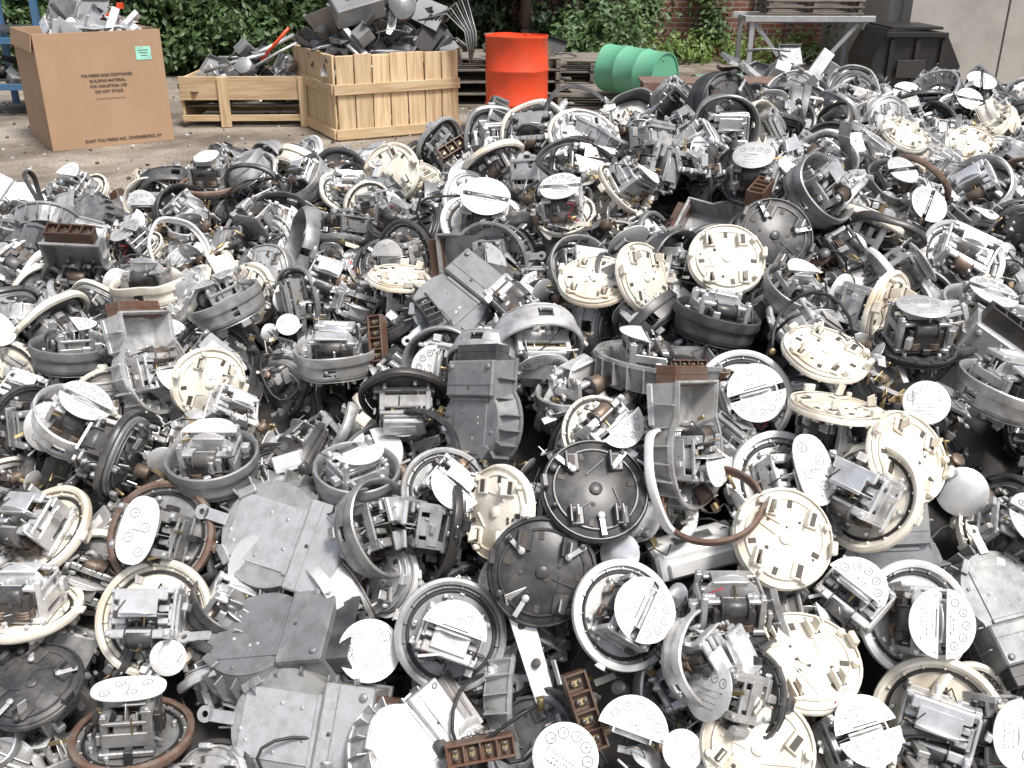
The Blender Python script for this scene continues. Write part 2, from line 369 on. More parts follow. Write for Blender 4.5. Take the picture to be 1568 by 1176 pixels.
def bits(seed):
    # a few loose small parts: magnet block, strips, gear, coil, screws, spring clip
    r=random.Random(seed);b=MB();U=lambda a: r.uniform(-a,a)
    mm=['cast_aluminium','bright_aluminium','dark_steel','cast_aluminium','black_bakelite','pale_aluminium','cream_plastic','brass']
    for k in range(5): b.box((U(.05),U(.05),U(.015)),(r.uniform(.02,.055),r.uniform(.006,.018),.0022),r.choice(mm),(U(70),U(60),U(180)))
    for k in range(3): b.box((U(.05),U(.05),U(.015)),(r.uniform(.012,.03),r.uniform(.010,.022),r.uniform(.008,.02)),r.choice(mm),(U(60),U(60),U(180)),ch=.002)
    c=(U(.03),U(.03),U(.01));rt=(U(80),U(80),0)
    b.cyl(c,.013,.026,r.choice(['black_bakelite','copper_winding']),14,rot=rt); b.cyl((U(.05),U(.05),.005),.045*r.uniform(.5,1),.0014,'bright_aluminium',26,rot=(U(80),U(80),0))
    for k in range(4): b.cyl((U(.06),U(.06),U(.015)),.0028,r.uniform(.012,.03),r.choice(['brass','bright_aluminium']),6,rot=(U(90),U(90),0))
    b.torus((U(.04),U(.04),0),.022,.0016,'dark_steel',20,5,rot=(U(70),U(70),0),a0=0,a1=250)
    p=[Vector((U(.05),U(.05),0))]
    for k in range(6): p.append(p[-1]+Vector((U(.03),U(.03),U(.015))))
    b.tube(p,.0015,'black_rubber',5); return b
PR={}
def reg(k,b,nm): PR[k]=(b.mesh(k),nm)
C,Al,Wh,Bk,Gy,Pa='cream_plastic','cast_aluminium','white_paint','black_bakelite','grey_paint','pale_aluminium'
BA='bright_aluminium';EM='electricity_meter'
reg('m1',meter(1,Al,'both',Wh),EM); reg('m2',meter(2,C,'upper').bend(2,.003),EM); reg('m3',meter(3,Bk,'none'),EM)
reg('m4',meter(4,Al,'oval','rusty_steel'),EM); reg('m5',meter(5,Al,'bright',None,1).bend(5),EM); reg('m6',meter(6,Gy,'lower',Al),EM)
reg('m7',meter(7,C,'both',plm=Pa).bend(7,.004),EM); reg('m8',meter(8,Bk,'round',plm=Pa),EM); reg('m9',meter(9,C,'none',C,fr=BA),EM)
reg('m10',meter(10,Gy,'upper',None,2),EM)
reg('m11',meter(11,C,'none',mech=False).bend(1,.003),'meter_base_plate'); reg('m11b',meter(51,C,'none',mech=False).bend(2,.004),'meter_base_plate'); reg('m11c',meter(54,C,'none',mech=False).bend(3,.003),'meter_base_plate')
reg('m12',meter(12,Bk,'none',mech=False).bend(4,.002),'meter_base_plate')
reg('m13',meter(13,Al,'both',None,1,plm=Pa),EM); reg('m14',meter(14,Bk,'bright','dark_steel').bend(14,.008),EM); reg('m15',meter(15,Al,'round',C),EM)
reg('m16',meter(16,Bk,'none',None,2,fr=BA),EM); reg('m17',meter(17,Gy,'bright',Bk).bend(17),EM); reg('m18',meter(18,Al,'none',None,1,fr=BA).bend(18,.010),EM)
reg('m19',meter(19,Al,'none',Al).bend(19,.014),EM); reg('m20',meter(20,C,'upper',None,1).bend(20),EM); reg('m21',meter(61,Gy,'both',None,2,plm=Pa).bend(21,.008),EM)
reg('m22',meter(62,Al,'lower','dark_steel').bend(22),EM); reg('m23',meter(63,Bk,'upper',None,1).bend(23,.01),EM); reg('m24',meter(64,Al,'oval',Wh,plm=Pa).bend(24,.006),EM)
reg('m25',meter(65,Al,'none',None,2,mech=False).bend(25,.014),'meter_base_pan'); reg('m26',meter(66,Gy,'none',Bk,mech=False).bend(26,.01),'meter_base_pan'); reg('m27',meter(67,Bk,'lower',Bk,fr=BA).bend(27,.012),EM)
reg('m28',meter(68,Al,'none',C,fr=Al).bend(28,.010),EM); reg('m29',meter(69,C,'none',None,1,fr=Al).bend(29,.012),EM)
reg('h1',housing(21,Al),'meter_housing'); reg('h2',housing(22,Gy,bm=Bk),'meter_housing'); reg('h3',housing(23,Al,True).bend(3,.006),'meter_housing'); reg('h4',housing(24,Al,bm='dark_steel').bend(9,.016,8),'meter_housing')
reg('r1',ring(Wh).bend(31,.01),'meter_cover_ring'); reg('r2',ring('rusty_steel'),'meter_cover_ring'); reg('r3',ring(Al,.092,1.8).bend(33,.014),'meter_cover_ring'); reg('r4',ring(Bk).bend(34,.02,7),'meter_cover_ring')
reg('r5',ring(Al,.09,1.2,30,250).bend(35,.03,7),'meter_cover_ring'); reg('r6',ring('dark_steel',.088,1.4).bend(36,.03,6),'meter_cover_ring')
b=MB();tblock(b);b.box((0,0,-.014),(.11,.03,.008),'cast_aluminium');reg('t1',b,'terminal_block')
reg('g1',register(31),'meter_dial_register'); reg('g2',register(32,'half'),'meter_dial_register')
reg('f1',frame(41).bend(41,.01),'meter_mechanism'); reg('f2',frame(43).bend(42,.012),'meter_mechanism'); reg('f3',frame(45),'meter_mechanism'); reg('f4',frame(47).bend(47,.02),'meter_mechanism'); reg('f5',frame(50).bend(48,.014),'meter_mechanism')
reg('w1',wbox(),'white_meter_box'); reg('b1',bracket().bend(5,.02,9),'metal_bracket'); reg('c1',cable(3),'cable_coil'); reg('c2',cable(8),'cable_coil')
for q in range(6): reg('s%d'%q,bits(80+q),'loose_small_parts')

# ---------------- pile surface
def interp(t,P):
    if t<=P[0][0]: return P[0][1]
    for (a,va),(b_,vb) in zip(P,P[1:]):
        if t<=b_:
            u=(t-a)/(b_-a); u=u*u*(3-2*u)*.35+u*.65; return va+(vb-va)*u
    return P[-1][1]
HC=[(-3.2,.25),(-2.4,.58),(-1.5,.80),(-.9,.87),(-.44,.92),(.08,1.10),(.53,1.15),(1.46,1.06),(3,.84),(5,.5),(6.5,.1)]
YC=[(-3,3.0),(-1.5,3.2),(-.4,3.2),(.3,2.9),(.8,3.1),(1.5,3.9),(3,5)]
FP=[(.1,0),(.2,.1),(.36,.36),(.54,.70),(.75,.91),(1,1)]
def H(x,y):
    h=interp(x,HC);yc=interp(x,YC);t=y/yc
    f=interp(t,FP) if t<=1 else max(0,math.cos(min(1,(y-yc)/1.7)*math.pi/2))**1.3
    nz=noise.noise(Vector((x*1.7,y*1.7,3)))*.09+noise.noise(Vector((x*4,y*4,9)))*.055
    return h*f+nz*min(1,f*1.5)
def Hn(x,y):
    e=.08; return Vector((H(x-e,y)-H(x+e,y),H(x,y-e)-H(x,y+e),2*e)).normalized()
# camera
cd=bpy.data.cameras.new('camera'); cd.lens=34.4; cd.sensor_width=36; cd.clip_end=500; cd.clip_start=.02
cam=bpy.data.objects.new('camera',cd); scene.collection.objects.link(cam); cam.location=(0,0,1.6); cam.rotation_euler=(rad(66),0,0); scene.camera=cam
# frame of the pile's front slope: along it to the right, up the slope, out of it
RT=Vector((1,0,0));UP=Vector((0,.407,.914));TW=Vector((0,-.914,.407))
def orient(n,ydir):
    z=n.normalized(); y=(ydir-z*ydir.dot(z)); 
    if y.length<1e-3: y=z.orthogonal()
    y.normalize(); x=y.cross(z); return Matrix((x,y,z)).transposed()
# individual pieces lying on the pile: kind, x cm, y cm, facing (right, up-slope, outward), turned over, spin deg, scale
K=[('m12',5,139,0,.12,1,1,10,1.1),('m11',44,138,.1,.25,1,1,20,1.0),('m11b',46,205,0,.3,1,1,0,1),('m2',67,150,.4,.3,.9,1,30,1),
('m11c',18,204,-.1,.7,.7,1,10,1),('m11b',59,173,.1,.75,.6,1,30,1),('m11c',45,123,0,.7,.7,1,-10,1.05),('m7',-2,149,-.7,.1,.7,1,0,1),
('m2',-67,200,.55,-.2,.8,1,15,1),('m2',-26,224,.1,.85,.4,1,70,1),('m11b',56,311,-.3,.4,.8,1,0,1),('m11b',36,112,-.1,.3,.9,1,40,1),
('m2',28,203,.6,.2,.7,1,0,1),('m2',57,158,.1,.95,.25,1,30,1),('m11',119,305,.2,.6,.8,1,30,.9),('m11c',144,315,-.2,.5,.8,1,30,.9),
('m9',66,120,-.4,.1,.9,0,15,1.05),('m1',44,169,.05,.15,1,0,165,1),('m1',66,131,.1,.15,1,0,95,1.0),('m15',74,121,.4,.1,.9,0,95,1),
('m9',-64,144,0,.3,.95,0,0,1.1),('m4',-66,157,-.1,.25,.95,0,10,1.1),('m6',-10,134,.1,.25,.95,0,200,1),('g1',-24,135,.2,.25,.9,0,-20,1.05),
('m1',19,131,.3,.3,.9,0,120,.95),('m2',17,159,.3,.3,.8,0,140,.9),('m3',34,129,0,.9,.4,0,0,.95),('m5',31,122,.5,.3,.7,0,60,.9),
('m13',5,186,.15,-.8,.55,0,0,1.05),('m13',-69,226,-.35,.85,.35,0,20,1.05),('m5',-40,208,0,.93,.35,0,0,1.05),('h3',-79,201,.85,.2,.4,0,170,1),
('h1',-44,156,-.25,.3,1,1,-72,1.22),('h1',-37,127,-.15,.3,1,1,-82,1.15),('h2',-44,140,-.2,.8,.6,1,-85,1.1),('h2',-14,210,-.1,.45,.9,1,-140,1.05),
('h2',-7,168,-.7,.1,.7,1,180,.92),('h2',-42,288,-.3,.3,.9,1,10,1),('h3',26,178,.05,.92,.3,0,-88,1),('t1',-30,209,-.3,.1,.9,0,85,.9),
('t1',11,120,.1,.2,.9,0,72,1),('t1',-5,118,.1,.1,.9,0,-8,.9),('t1',34,177,0,.1,1,0,0,.6),('t1',-17,301,.1,.2,.9,0,-35,1),
('m28',6,288,-.25,.1,.95,0,0,1.1),('m15',20,276,.2,.5,.85,1,0,1.1),('r4',15,256,.05,.7,.7,0,0,1.1),('r1',-88,252,.75,.2,.6,0,0,1),
('r3',-54,251,-.85,.25,.45,0,20,1.25),('m1',-7,237,.1,.55,.85,0,10,1.1),('m28',-50,300,.3,.5,.8,0,0,.9),('m14',-21,179,0,-.75,.6,0,0,1),
('m3',14,147,.1,.45,.85,1,0,1.12),('m12',57,211,.05,.15,1,1,30,1.05),('m8',-99,186,.7,-.05,.65,0,170,1),('g1',-53,220,.1,.3,.9,0,0,.55),
('g1',-59,137,.1,.1,1,0,30,.62),('m4',-63,128,.05,.93,.3,0,60,1.05),('m3',-82,135,0,.7,.6,1,20,1),('m9',-91,162,-.3,.6,.7,0,0,1.1),
('m10',-29,163,.1,.8,.5,0,160,.9),('g1',8,114,-.1,.2,.95,0,30,1),('g2',18,115,.1,.3,.9,0,20,1.05),('g1',25,112,.1,.3,.9,0,40,.6),
('m7',51,115,.1,.5,.8,0,170,.95),('m8',78,179,0,.85,.5,0,0,.95),('m13',102,204,.2,.7,.6,0,20,1),('m19',106,225,0,.35,.95,0,30,1.05),
('m7',101,243,.2,.3,.9,0,-60,.9),('w1',90,278,-.1,.5,.8,0,-5,.95),('w1',16,309,.1,.5,.8,0,-30,.75),('m18',56,265,0,-.4,.9,0,0,1),
('f1',-45,233,0,.3,.9,0,20,1),('m7',-119,267,.4,.5,.7,0,0,.85),('m7',-108,275,-.3,.6,.7,0,20,.85),('m4',-94,307,0,.85,.5,0,0,1.05),
('h2',81,137,.1,.5,.85,1,-10,.9),('m7',12,232,-.15,.65,.7,0,0,.9),('h3',31,151,.75,0,.6,0,180,.95),('m14',-15,151,-.9,.15,.35,0,0,1),
('m5',-23,152,.7,.3,.5,0,0,1),('b1',4,127,0,.3,.9,0,70,1.2),('h4',-17,120,.3,.5,.7,1,-130,.85),('m8',33,118,-.8,.3,.5,0,0,.9),
('r1',26,146,.8,.2,.5,0,0,1),('r2',33,142,-.2,.7,.6,0,0,.9),('m9',58,144,-.7,.3,.6,0,30,1),('f3',55,133,-.3,.4,.8,0,40,1),
('m5',-5,184,-.2,-.8,.5,0,0,.9),('m6',-11,155,.3,.3,.8,0,40,.9),('m10',-100,209,.1,.9,.3,0,30,1),('h2',-130,300,-.2,.1,.9,1,10,.7),
('m18',73,231,.5,.3,.7,0,-40,1),('m8',58,237,-.2,.6,.7,0,10,.95),('m1',165,371,.1,.4,.9,0,10,.9),('m21',97,251,.2,.5,.8,0,-10,.8),
('m9',-88,148,0,.9,.3,0,0,1.05),('m7',86,146,.3,.5,.7,0,30,1),('m5',93,171,.2,.8,.4,0,0,1),('g1',74,161,-.3,.2,.9,0,0,.8),('m13',-91,186,.5,.6,.4,0,30,1),
('f2',-57,190,.6,.3,.5,0,30,.9),('m10',-58,170,0,.8,.5,0,0,1),('m16',42,192,.2,.85,.3,0,10,1),('m3',-30,253,.2,.7,.5,0,30,.9),('m29',-91,237,0,.85,.4,0,0,1),('m18',-65,308,-.5,.4,.6,0,0,.9),('m10',60,200,.3,.6,.6,0,0,.8)]
kp=[]
for (k,cx,cy,a,b_,c_,fl,sp,sc) in K:
    p=Vector((cx/100,cy/100,0)); p.z=H(p.x,p.y)+.03
    n=RT*a+UP*b_+TW*c_; yd=RT*math.sin(rad(sp))+UP*math.cos(rad(sp))
    if fl: n=-n
    R=orient(n,yd)
    p=p+TW*.03 - (R@Vector((0,0,.04)))*(0 if k[0] in 'rtg' else (.3 if fl else 1))
    new_obj(PR[k][1],PR[k][0],None,Matrix.Translation(p)@R.to_4x4()@Matrix.Scale(sc,4)); kp.append(p)
pile=empty('scrap_meter_pile',(0,0,0))
rnd=random.Random(7)
W=[('m1',2),('m2',4),('m3',7),('m4',1.5),('m5',6),('m6',4),('m7',4),('m8',3),('m9',4),('m10',4),('m11',1.5),('m11b',1.5),('m11c',1.5),('m12',3),('m13',4),('m14',6),('m15',1),('m16',7),('m17',6),('m18',7),
('m19',8),('m20',4),('m21',5),('m22',5),('m23',5),('m24',2),('m25',4),('m26',4),('m27',6),('m28',7),('m29',6),
('h1',2),('h2',4),('h3',3),('h4',5),('r1',3),('r2',1.5),('r3',4),('r4',6),('r5',5),('r6',6),('t1',.5),('g1',.8),('g2',1.5),('f1',10),('f2',10),('f3',4),('f4',10),('f5',8),('w1',.6),('b1',6),('c1',5),('c2',5)]
names=[w[0] for w in W];wt=[w[1] for w in W]
for layer,(dz,sp,keep) in enumerate([(-.12,.185,1),(-.05,.142,1),(.02,.142,.8)]):
    ny=int(6.2/sp)
    for iy in range(ny):
        y=.35+iy*sp; xr=.60*y+.75
        nx=int(2*xr/sp)
        for ix in range(nx):
            x=-xr+ix*sp+rnd.uniform(-.45,.45)*sp; yy=y+rnd.uniform(-.45,.45)*sp
            h=H(x,yy)
            if h<.04 or rnd.random()>keep: continue
            if yy>interp(x,YC)+(1.2 if layer==1 else .8): continue
            n=Hn(x,yy); p=Vector((x,yy,max(.03,h+dz)))+Vector((0,0,rnd.uniform(-.03,.035)))
            if layer>=1:
                md=min((p-q).length for q in kp)
                if md<(.075 if layer==1 else .11): continue
            k=rnd.choices(names,wt)[0]
            if layer==0 and k[0] in 'rgc': k='m5'
            d=(n*.6+Vector((rnd.gauss(0,.7),rnd.gauss(0,.7)-.1,rnd.gauss(0,.5)))).normalized()
            fl=rnd.random()<.25
            if fl: d=-d
            R=orient(d,Vector((rnd.gauss(0,1),rnd.gauss(0,1),rnd.gauss(0,1))))
            off=R@Vector((0,0,.04)) if k[0] in 'mh' else Vector()
            s=rnd.uniform(.88,1.16)
            o=new_obj('pile_'+PR[k][1],PR[k][0],None,Matrix.Translation(p-off)@R.to_4x4()@Matrix.Scale(s,4)); o.parent=pile
for i in range(750):
    y=rnd.uniform(.7,4.2);x=rnd.uniform(-1,1)*(.6*y+.5);h=H(x,y)
    if h<.05 or y>interp(x,YC)+.5: continue
    p=Vector((x,y,h+rnd.uniform(-.05,.03)))
    R=orient((Hn(x,y)+Vector((rnd.gauss(0,.5),rnd.gauss(0,.5),0))),Vector((rnd.gauss(0,1),rnd.gauss(0,1),rnd.gauss(0,1))))
    o=new_obj('pile_loose_small_parts',PR['s%d'%rnd.randrange(6)][0],None,Matrix.Translation(p)@R.to_4x4()@Matrix.Scale(rnd.uniform(.7,1.1),4)); o.parent=pile
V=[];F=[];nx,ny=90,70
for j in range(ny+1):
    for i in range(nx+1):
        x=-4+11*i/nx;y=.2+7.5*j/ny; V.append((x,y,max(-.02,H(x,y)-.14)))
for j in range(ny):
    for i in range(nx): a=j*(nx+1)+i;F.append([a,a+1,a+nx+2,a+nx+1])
me=bpy.data.meshes.new('pile_core');me.from_pydata(V,[],F);me.materials.append(MATS['dark_steel']);new_obj('pile_core',me,pile)  # dark sheet under the pieces; its colour stands in for shade in the gaps

# ---------------- setting
def ntex(m):
    nt=m.node_tree;return nt,nt.nodes,nt.links,nt.nodes['Principled BSDF']
def groundmat():
    m=bpy.data.materials.new('yard_ground');m.use_nodes=True;nt,N,L,b=ntex(m)
    tc=N.new('ShaderNodeTexCoord');n=N.new('ShaderNodeTexNoise');n.inputs['Scale'].default_value=.9;n.inputs['Detail'].default_value=10;n.inputs['Roughness'].default_value=.7;L.new(tc.outputs['Object'],n.inputs['Vector'])
    r=N.new('ShaderNodeValToRGB');r.color_ramp.elements[0].position=.38;r.color_ramp.elements[0].color=(.14,.11,.085,1);r.color_ramp.elements[1].position=.62;r.color_ramp.elements[1].color=(.40,.35,.285,1);L.new(n.outputs['Fac'],r.inputs[0])
    n2=N.new('ShaderNodeTexNoise');n2.inputs['Scale'].default_value=45;n2.inputs['Detail'].default_value=5;L.new(tc.outputs['Object'],n2.inputs['Vector'])
    r2=N.new('ShaderNodeValToRGB');r2.color_ramp.elements[0].position=.35;r2.color_ramp.elements[0].color=(.45,.45,.45,1);r2.color_ramp.elements[1].position=.6;L.new(n2.outputs['Fac'],r2.inputs[0])
    mx=N.new('ShaderNodeMixRGB');mx.blend_type='MULTIPLY';mx.inputs[0].default_value=.8;L.new(r.outputs[0],mx.inputs[1]);L.new(r2.outputs[0],mx.inputs[2]);L.new(mx.outputs[0],b.inputs['Base Color'])
    b.inputs['Roughness'].default_value=.85;bp=N.new('ShaderNodeBump');bp.inputs['Strength'].default_value=.5;bp.inputs['Distance'].default_value=.02;L.new(n2.outputs['Fac'],bp.inputs['Height']);L.new(bp.outputs[0],b.inputs['Normal']);MATS['yard_ground']=m
groundmat()
b=MB();b.add([(-150,-150,0),(150,-150,0),(150,150,0),(-150,150,0)],[[0,1,2,3]],'yard_ground');new_obj('ground',b.mesh('ground'))
def brickmat():
    m=bpy.data.materials.new('red_brick');m.use_nodes=True;nt,N,L,b=ntex(m)
    tc=N.new('ShaderNodeTexCoord');s=N.new('ShaderNodeSeparateXYZ');c=N.new('ShaderNodeCombineXYZ');L.new(tc.outputs['Object'],s.inputs[0]);L.new(s.outputs[0],c.inputs[0]);L.new(s.outputs[2],c.inputs[1])
    t=N.new('ShaderNodeTexBrick');t.inputs['Scale'].default_value=1;t.inputs['Brick Width'].default_value=.22;t.inputs['Row Height'].default_value=.076;t.inputs['Mortar Size'].default_value=.008
    t.inputs['Color1'].default_value=(.38,.15,.10,1);t.inputs['Color2'].default_value=(.24,.10,.075,1);t.inputs['Mortar'].default_value=(.46,.41,.36,1);L.new(c.outputs[0],t.inputs['Vector'])
    n=N.new('ShaderNodeTexNoise');n.inputs['Scale'].default_value=2;n.inputs['Detail'].default_value=6;L.new(tc.outputs['Object'],n.inputs['Vector'])
    mx=N.new('ShaderNodeMixRGB');mx.blend_type='MULTIPLY';mx.inputs[0].default_value=.4;L.new(t.outputs[0],mx.inputs[1]);L.new(n.outputs['Fac'],mx.inputs[2]);L.new(mx.outputs[0],b.inputs['Base Color']);b.inputs['Roughness'].default_value=.85
    bp=N.new('ShaderNodeBump');bp.inputs['Distance'].default_value=.01;bp.invert=True;L.new(t.outputs['Fac'],bp.inputs['Height']);L.new(bp.outputs[0],b.inputs['Normal']);MATS['red_brick']=m
brickmat()
def woodmat(name,axis,c1,c2):
    m=bpy.data.materials.new(name);m.use_nodes=True;nt,N,L,b=ntex(m)
    tc=N.new('ShaderNodeTexCoord');mp=N.new('ShaderNodeMapping');sc=[30,30,30];sc[axis]=2.0;mp.inputs['Scale'].default_value=sc
    oi=N.new('ShaderNodeObjectInfo');mu=N.new('ShaderNodeMath');mu.operation='MULTIPLY';mu.inputs[1].default_value=50;L.new(oi.outputs['Random'],mu.inputs[0]);L.new(mu.outputs[0],mp.inputs['Location'])
    L.new(tc.outputs['Object'],mp.inputs[0]);n=N.new('ShaderNodeTexNoise');n.inputs['Scale'].default_value=1.2;n.inputs['Detail'].default_value=5;n.inputs['Distortion'].default_value=.6;L.new(mp.outputs[0],n.inputs['Vector'])
    r=N.new('ShaderNodeValToRGB');r.color_ramp.elements[0].position=.35;r.color_ramp.elements[0].color=(*c1,1);r.color_ramp.elements[1].position=.62;r.color_ramp.elements[1].color=(*c2,1);L.new(n.outputs['Fac'],r.inputs[0])
    mr=N.new('ShaderNodeMapRange');mr.inputs['To Min'].default_value=.7;mr.inputs['To Max'].default_value=1.12;L.new(oi.outputs['Random'],mr.inputs['Value'])
    hs=N.new('ShaderNodeHueSaturation');L.new(mr.outputs[0],hs.inputs['Value']);L.new(r.outputs[0],hs.inputs['Color']);L.new(hs.outputs[0],b.inputs['Base Color']);b.inputs['Roughness'].default_value=.75
    bp=N.new('ShaderNodeBump');bp.inputs['Strength'].default_value=.3;bp.inputs['Distance'].default_value=.004;L.new(n.outputs['Fac'],bp.inputs['Height']);L.new(bp.outputs[0],b.inputs['Normal']);MATS[name]=m
for i_,a_ in enumerate('xyz'): woodmat('pine_'+a_,i_,(.50,.345,.19),(.70,.53,.33))
woodmat('weathered_x',0,(.10,.085,.07),(.28,.25,.21));woodmat('weathered_y',1,(.10,.085,.07),(.28,.25,.21))
mat('cardboard',(.42,.275,.17),0,.8,.02,(.35,.22,.135),.5,3,.05,30)
mat('mint_label',(.36,.76,.62),0,.5,.02)
mat('red_paint',(.72,.07,.02),0,.35,.02,(.38,.06,.03),.5,6,.05,20)
mat('green_paint',(.13,.40,.25),0,.4,.02,(.15,.30,.21),.5,6,.05,20)
mat('dull_green',(.16,.26,.18),0,.6,.02,(.1,.12,.09),.5,6,.05,20)
mat('concrete',(.42,.395,.36),0,.85,.02,(.25,.235,.21),.7,1.5,.4,25)
mat('black_metal',(.022,.022,.024),.2,.5,.1,(.06,.045,.035),.5,4)
mat('galvanised',(.50,.51,.52),.4,.45,.45,(.22,.21,.20),.5,6)
mat('blue_paint',(.06,.16,.30),0,.5,.1)
mat('bark',(.10,.07,.05),0,.9,.1)
def bo(name,parent,c,d,m,rot=(0,0,0),ch=.003):
    b=MB();b.box((0,0,0),d,m,ch=min(ch,min(d)*.25));o=new_obj(name,b.mesh(name));o.location=c;o.rotation_euler=[rad(a) for a in rot];o.parent=parent;return o
ang=math.atan2(.56,.83);cb=empty('cardboard_box',(-3.95,8.51,0),ang);w,dp,h=1.04,1.0,.955
bo('front_panel',cb,(w/2,.004,h/2),(w,.008,h),'cardboard');bo('back_panel',cb,(w/2,dp-.004,h/2),(w,.008,h),'cardboard')
bo('left_panel',cb,(.004,dp/2,h/2),(.008,dp-.018,h-.003),'cardboard');bo('right_panel',cb,(w-.004,dp/2,h/2),(.008,dp-.018,h-.003),'cardboard');bo('bottom',cb,(w/2,dp/2,.01),(w-.03,dp-.03,.01),'cardboard')
bo('side_flap',cb,(-.014,dp/2,h-.07),(.008,dp*.96,.15),'cardboard',(0,9,0))
bo('label',cb,(w*.84,-.002,h*.80),(.13,.003,.11),'mint_label',ch=.0005)
for i in range(3): bo('label_print',cb,(w*.84,-.004,h*.80+.025-.022*i),(.09-.02*i,.001,.006),'hole_dark',ch=.0002)
def txt(s,parent,loc,size,name='print'):
    cu=bpy.data.curves.new(name,'FONT');cu.body=s;cu.size=size;cu.align_x='CENTER';cu.extrude=.0003;cu.offset=.0008;cu.materials.append(MATS['hole_dark']);o=new_obj(name,cu);o.location=loc;o.rotation_euler=(rad(90),0,0);o.parent=parent
for i,s in enumerate(['POLYMERS BASE CONTAINER','BUILDING MATERIAL','FOR INDUSTRIAL USE','DO NOT STACK']): txt(s,cb,(w*.52,-.004,h*.62-.045*i),.032)
txt('________________',cb,(w*.52,-.004,h*.43),.03);txt('DART POLYMERS INC. OWENSBORO, KY',cb,(w*.58,-.004,.045),.036)
cr=empty('wooden_crate',(-1.56,9.0,0),rad(27));n=7;Wd=1.18;Dd=1.28;Hh=.75
for i in range(n):
    r_=random.Random(i)
    bo('front_slat',cr,(Wd*(i+.5)/n,0,Hh/2-r_.uniform(0,.02)),(Wd/n-.010,.02,Hh),'pine_z',(0,r_.uniform(-.9,.9),0))
    bo('side_slat',cr,(-.012,.012+(Dd-.02)*(i+.5)/n,Hh/2-r_.uniform(0,.02)),(.02,Dd/n-.010,Hh),'pine_z')
for z in(.06,.45):
    bo('front_band',cr,(Wd/2-.01,-.022,z),(Wd+.04,.022,.09),'pine_x');bo('side_band',cr,(-.034,Dd/2,z),(.022,Dd,.09),'pine_y')
bo('top_band',cr,(Wd/2,.022,Hh-.06),(Wd-.02,.022,.09),'pine_x');bo('side_top_band',cr,(.012,Dd/2,Hh-.06),(.022,Dd-.06,.09),'pine_y')
bo('back_wall',cr,(Wd/2,Dd,Hh/2),(Wd,.02,Hh-.02),'pine_x');bo('right_wall',cr,(Wd,Dd/2,Hh/2),(.02,Dd-.03,Hh-.02),'pine_y');bo('floor',cr,(Wd/2,Dd/2,.1),(Wd-.05,Dd-.05,.03),'pine_x')
lc=empty('low_wooden_crate',(-3.2,9.75,0),rad(2));LW=1.25
bo('front_board',lc,(LW/2,0,.37),(LW,.022,.22),'pine_x');bo('bottom_rail',lc,(LW/2,0,.09),(LW,.022,.06),'pine_x');bo('post',lc,(.42,-.024,.24),(.1,.022,.47),'pine_z');bo('post',lc,(1.18,-.024,.24),(.08,.022,.47),'pine_z')
bo('back_board',lc,(LW/2,.9,.25),(LW,.022,.45),'pine_x');bo('side_board',lc,(.012,.45,.25),(.022,.86,.42),'pine_y');bo('side_board',lc,(LW-.012,.45,.25),(.022,.86,.42),'pine_y');bo('deck',lc,(LW/2,.45,.2),(LW-.06,.82,.02),'weathered_x')
def scrapheap(name,c,sx,sy,base,hh,n,seed,mats=('galvanised','galvanised','grey_paint','dark_steel','bright_aluminium'),big=1,rz=0):
    r_=random.Random(seed);b=MB();G=Matrix.Translation((c[0],c[1],0))@Matrix.Rotation(rad(rz),4,'Z');b.T=G
    for i in range(n):
        u=r_.random();x=r_.uniform(-1,1)*sx;y=r_.uniform(-1,1)*sy;k=max(0,1-(x/sx)**2*.7-(y/sy)**2*.4);z=base+hh*k*r_.uniform(0,1)
        rot=(r_.uniform(-70,70),r_.uniform(-60,60),r_.uniform(0,180));m=r_.choice(mats)
        if u<.35:
            d=(r_.uniform(.12,.36)*big,r_.uniform(.08,.28)*big,.004);b.box((x,y,z),d,m,rot)
            X=Matrix.Translation((x,y,z))@Euler([rad(a) for a in rot]).to_matrix().to_4x4();b.T=G@X;b.box((0,d[1]/2,.02),(d[0],.004,.045),m);b.box((d[0]/2,0,.02),(.004,d[1],.045),m);b.T=G
        elif u<.62:
            l=r_.uniform(.2,.6);v=Vector((r_.gauss(0,1),r_.gauss(0,1),r_.gauss(.4,.7))).normalized()*l;p=Vector((x,y,z+.03));b.tube([p-v*.5,p,p+v*.4+Vector((0,0,-.02)),p+v*.5+Vector((r_.uniform(-.1,.1),0,-.05))],r_.uniform(.005,.016),m,7)
        elif u<.80: b.box((x,y,z),(r_.uniform(.1,.26)*big,r_.uniform(.08,.18)*big,r_.uniform(.05,.13)*big),m,rot,ch=.004)
        elif u<.9: b.cyl((x,y,z),r_.uniform(.03,.09)*big,r_.uniform(.03,.15),m,20,rot=rot)
        else: b.torus((x,y,z),r_.uniform(.05,.15),.008,r_.choice(['black_rubber','dark_steel']),24,6,rot=rot)
    return new_obj(name,b.mesh(name))
scrapheap('scrap_metal_heap',(-1.28,9.85),.60,.50,.62,.62,130,1,big=1.2,rz=27)
scrapheap('scrap_metal_heap',(-2.6,10.2),.55,.35,.32,.36,60,2,big=1.2)
scrapheap('scrap_metal_heap',(-3.78,9.28),.36,.34,.80,.38,40,3,mats=('galvanised','grey_paint','bright_aluminium','galvanised'),big=1.2,rz=34)
b=MB();b.box((-1.42,9.5,1.12),(.42,.30,.16),'galvanised',(25,-12,20),ch=.01);b.cyl((-1.0,9.55,1.14),.15,.05,'grey_paint',28,rot=(60,10,0));b.box((-.78,9.75,1.05),(.30,.25,.02),'galvanised',(50,20,-20))
for q in range(9): b.tube([(-.85+q*.03,9.5,1.0),(-.6+q*.02,9.42,1.05+.02*q),(-.42+.015*q,9.35,.9),(-.38+.01*q,9.3,.62+.02*q)],.007,'dark_steel' if q%2 else 'galvanised',6)
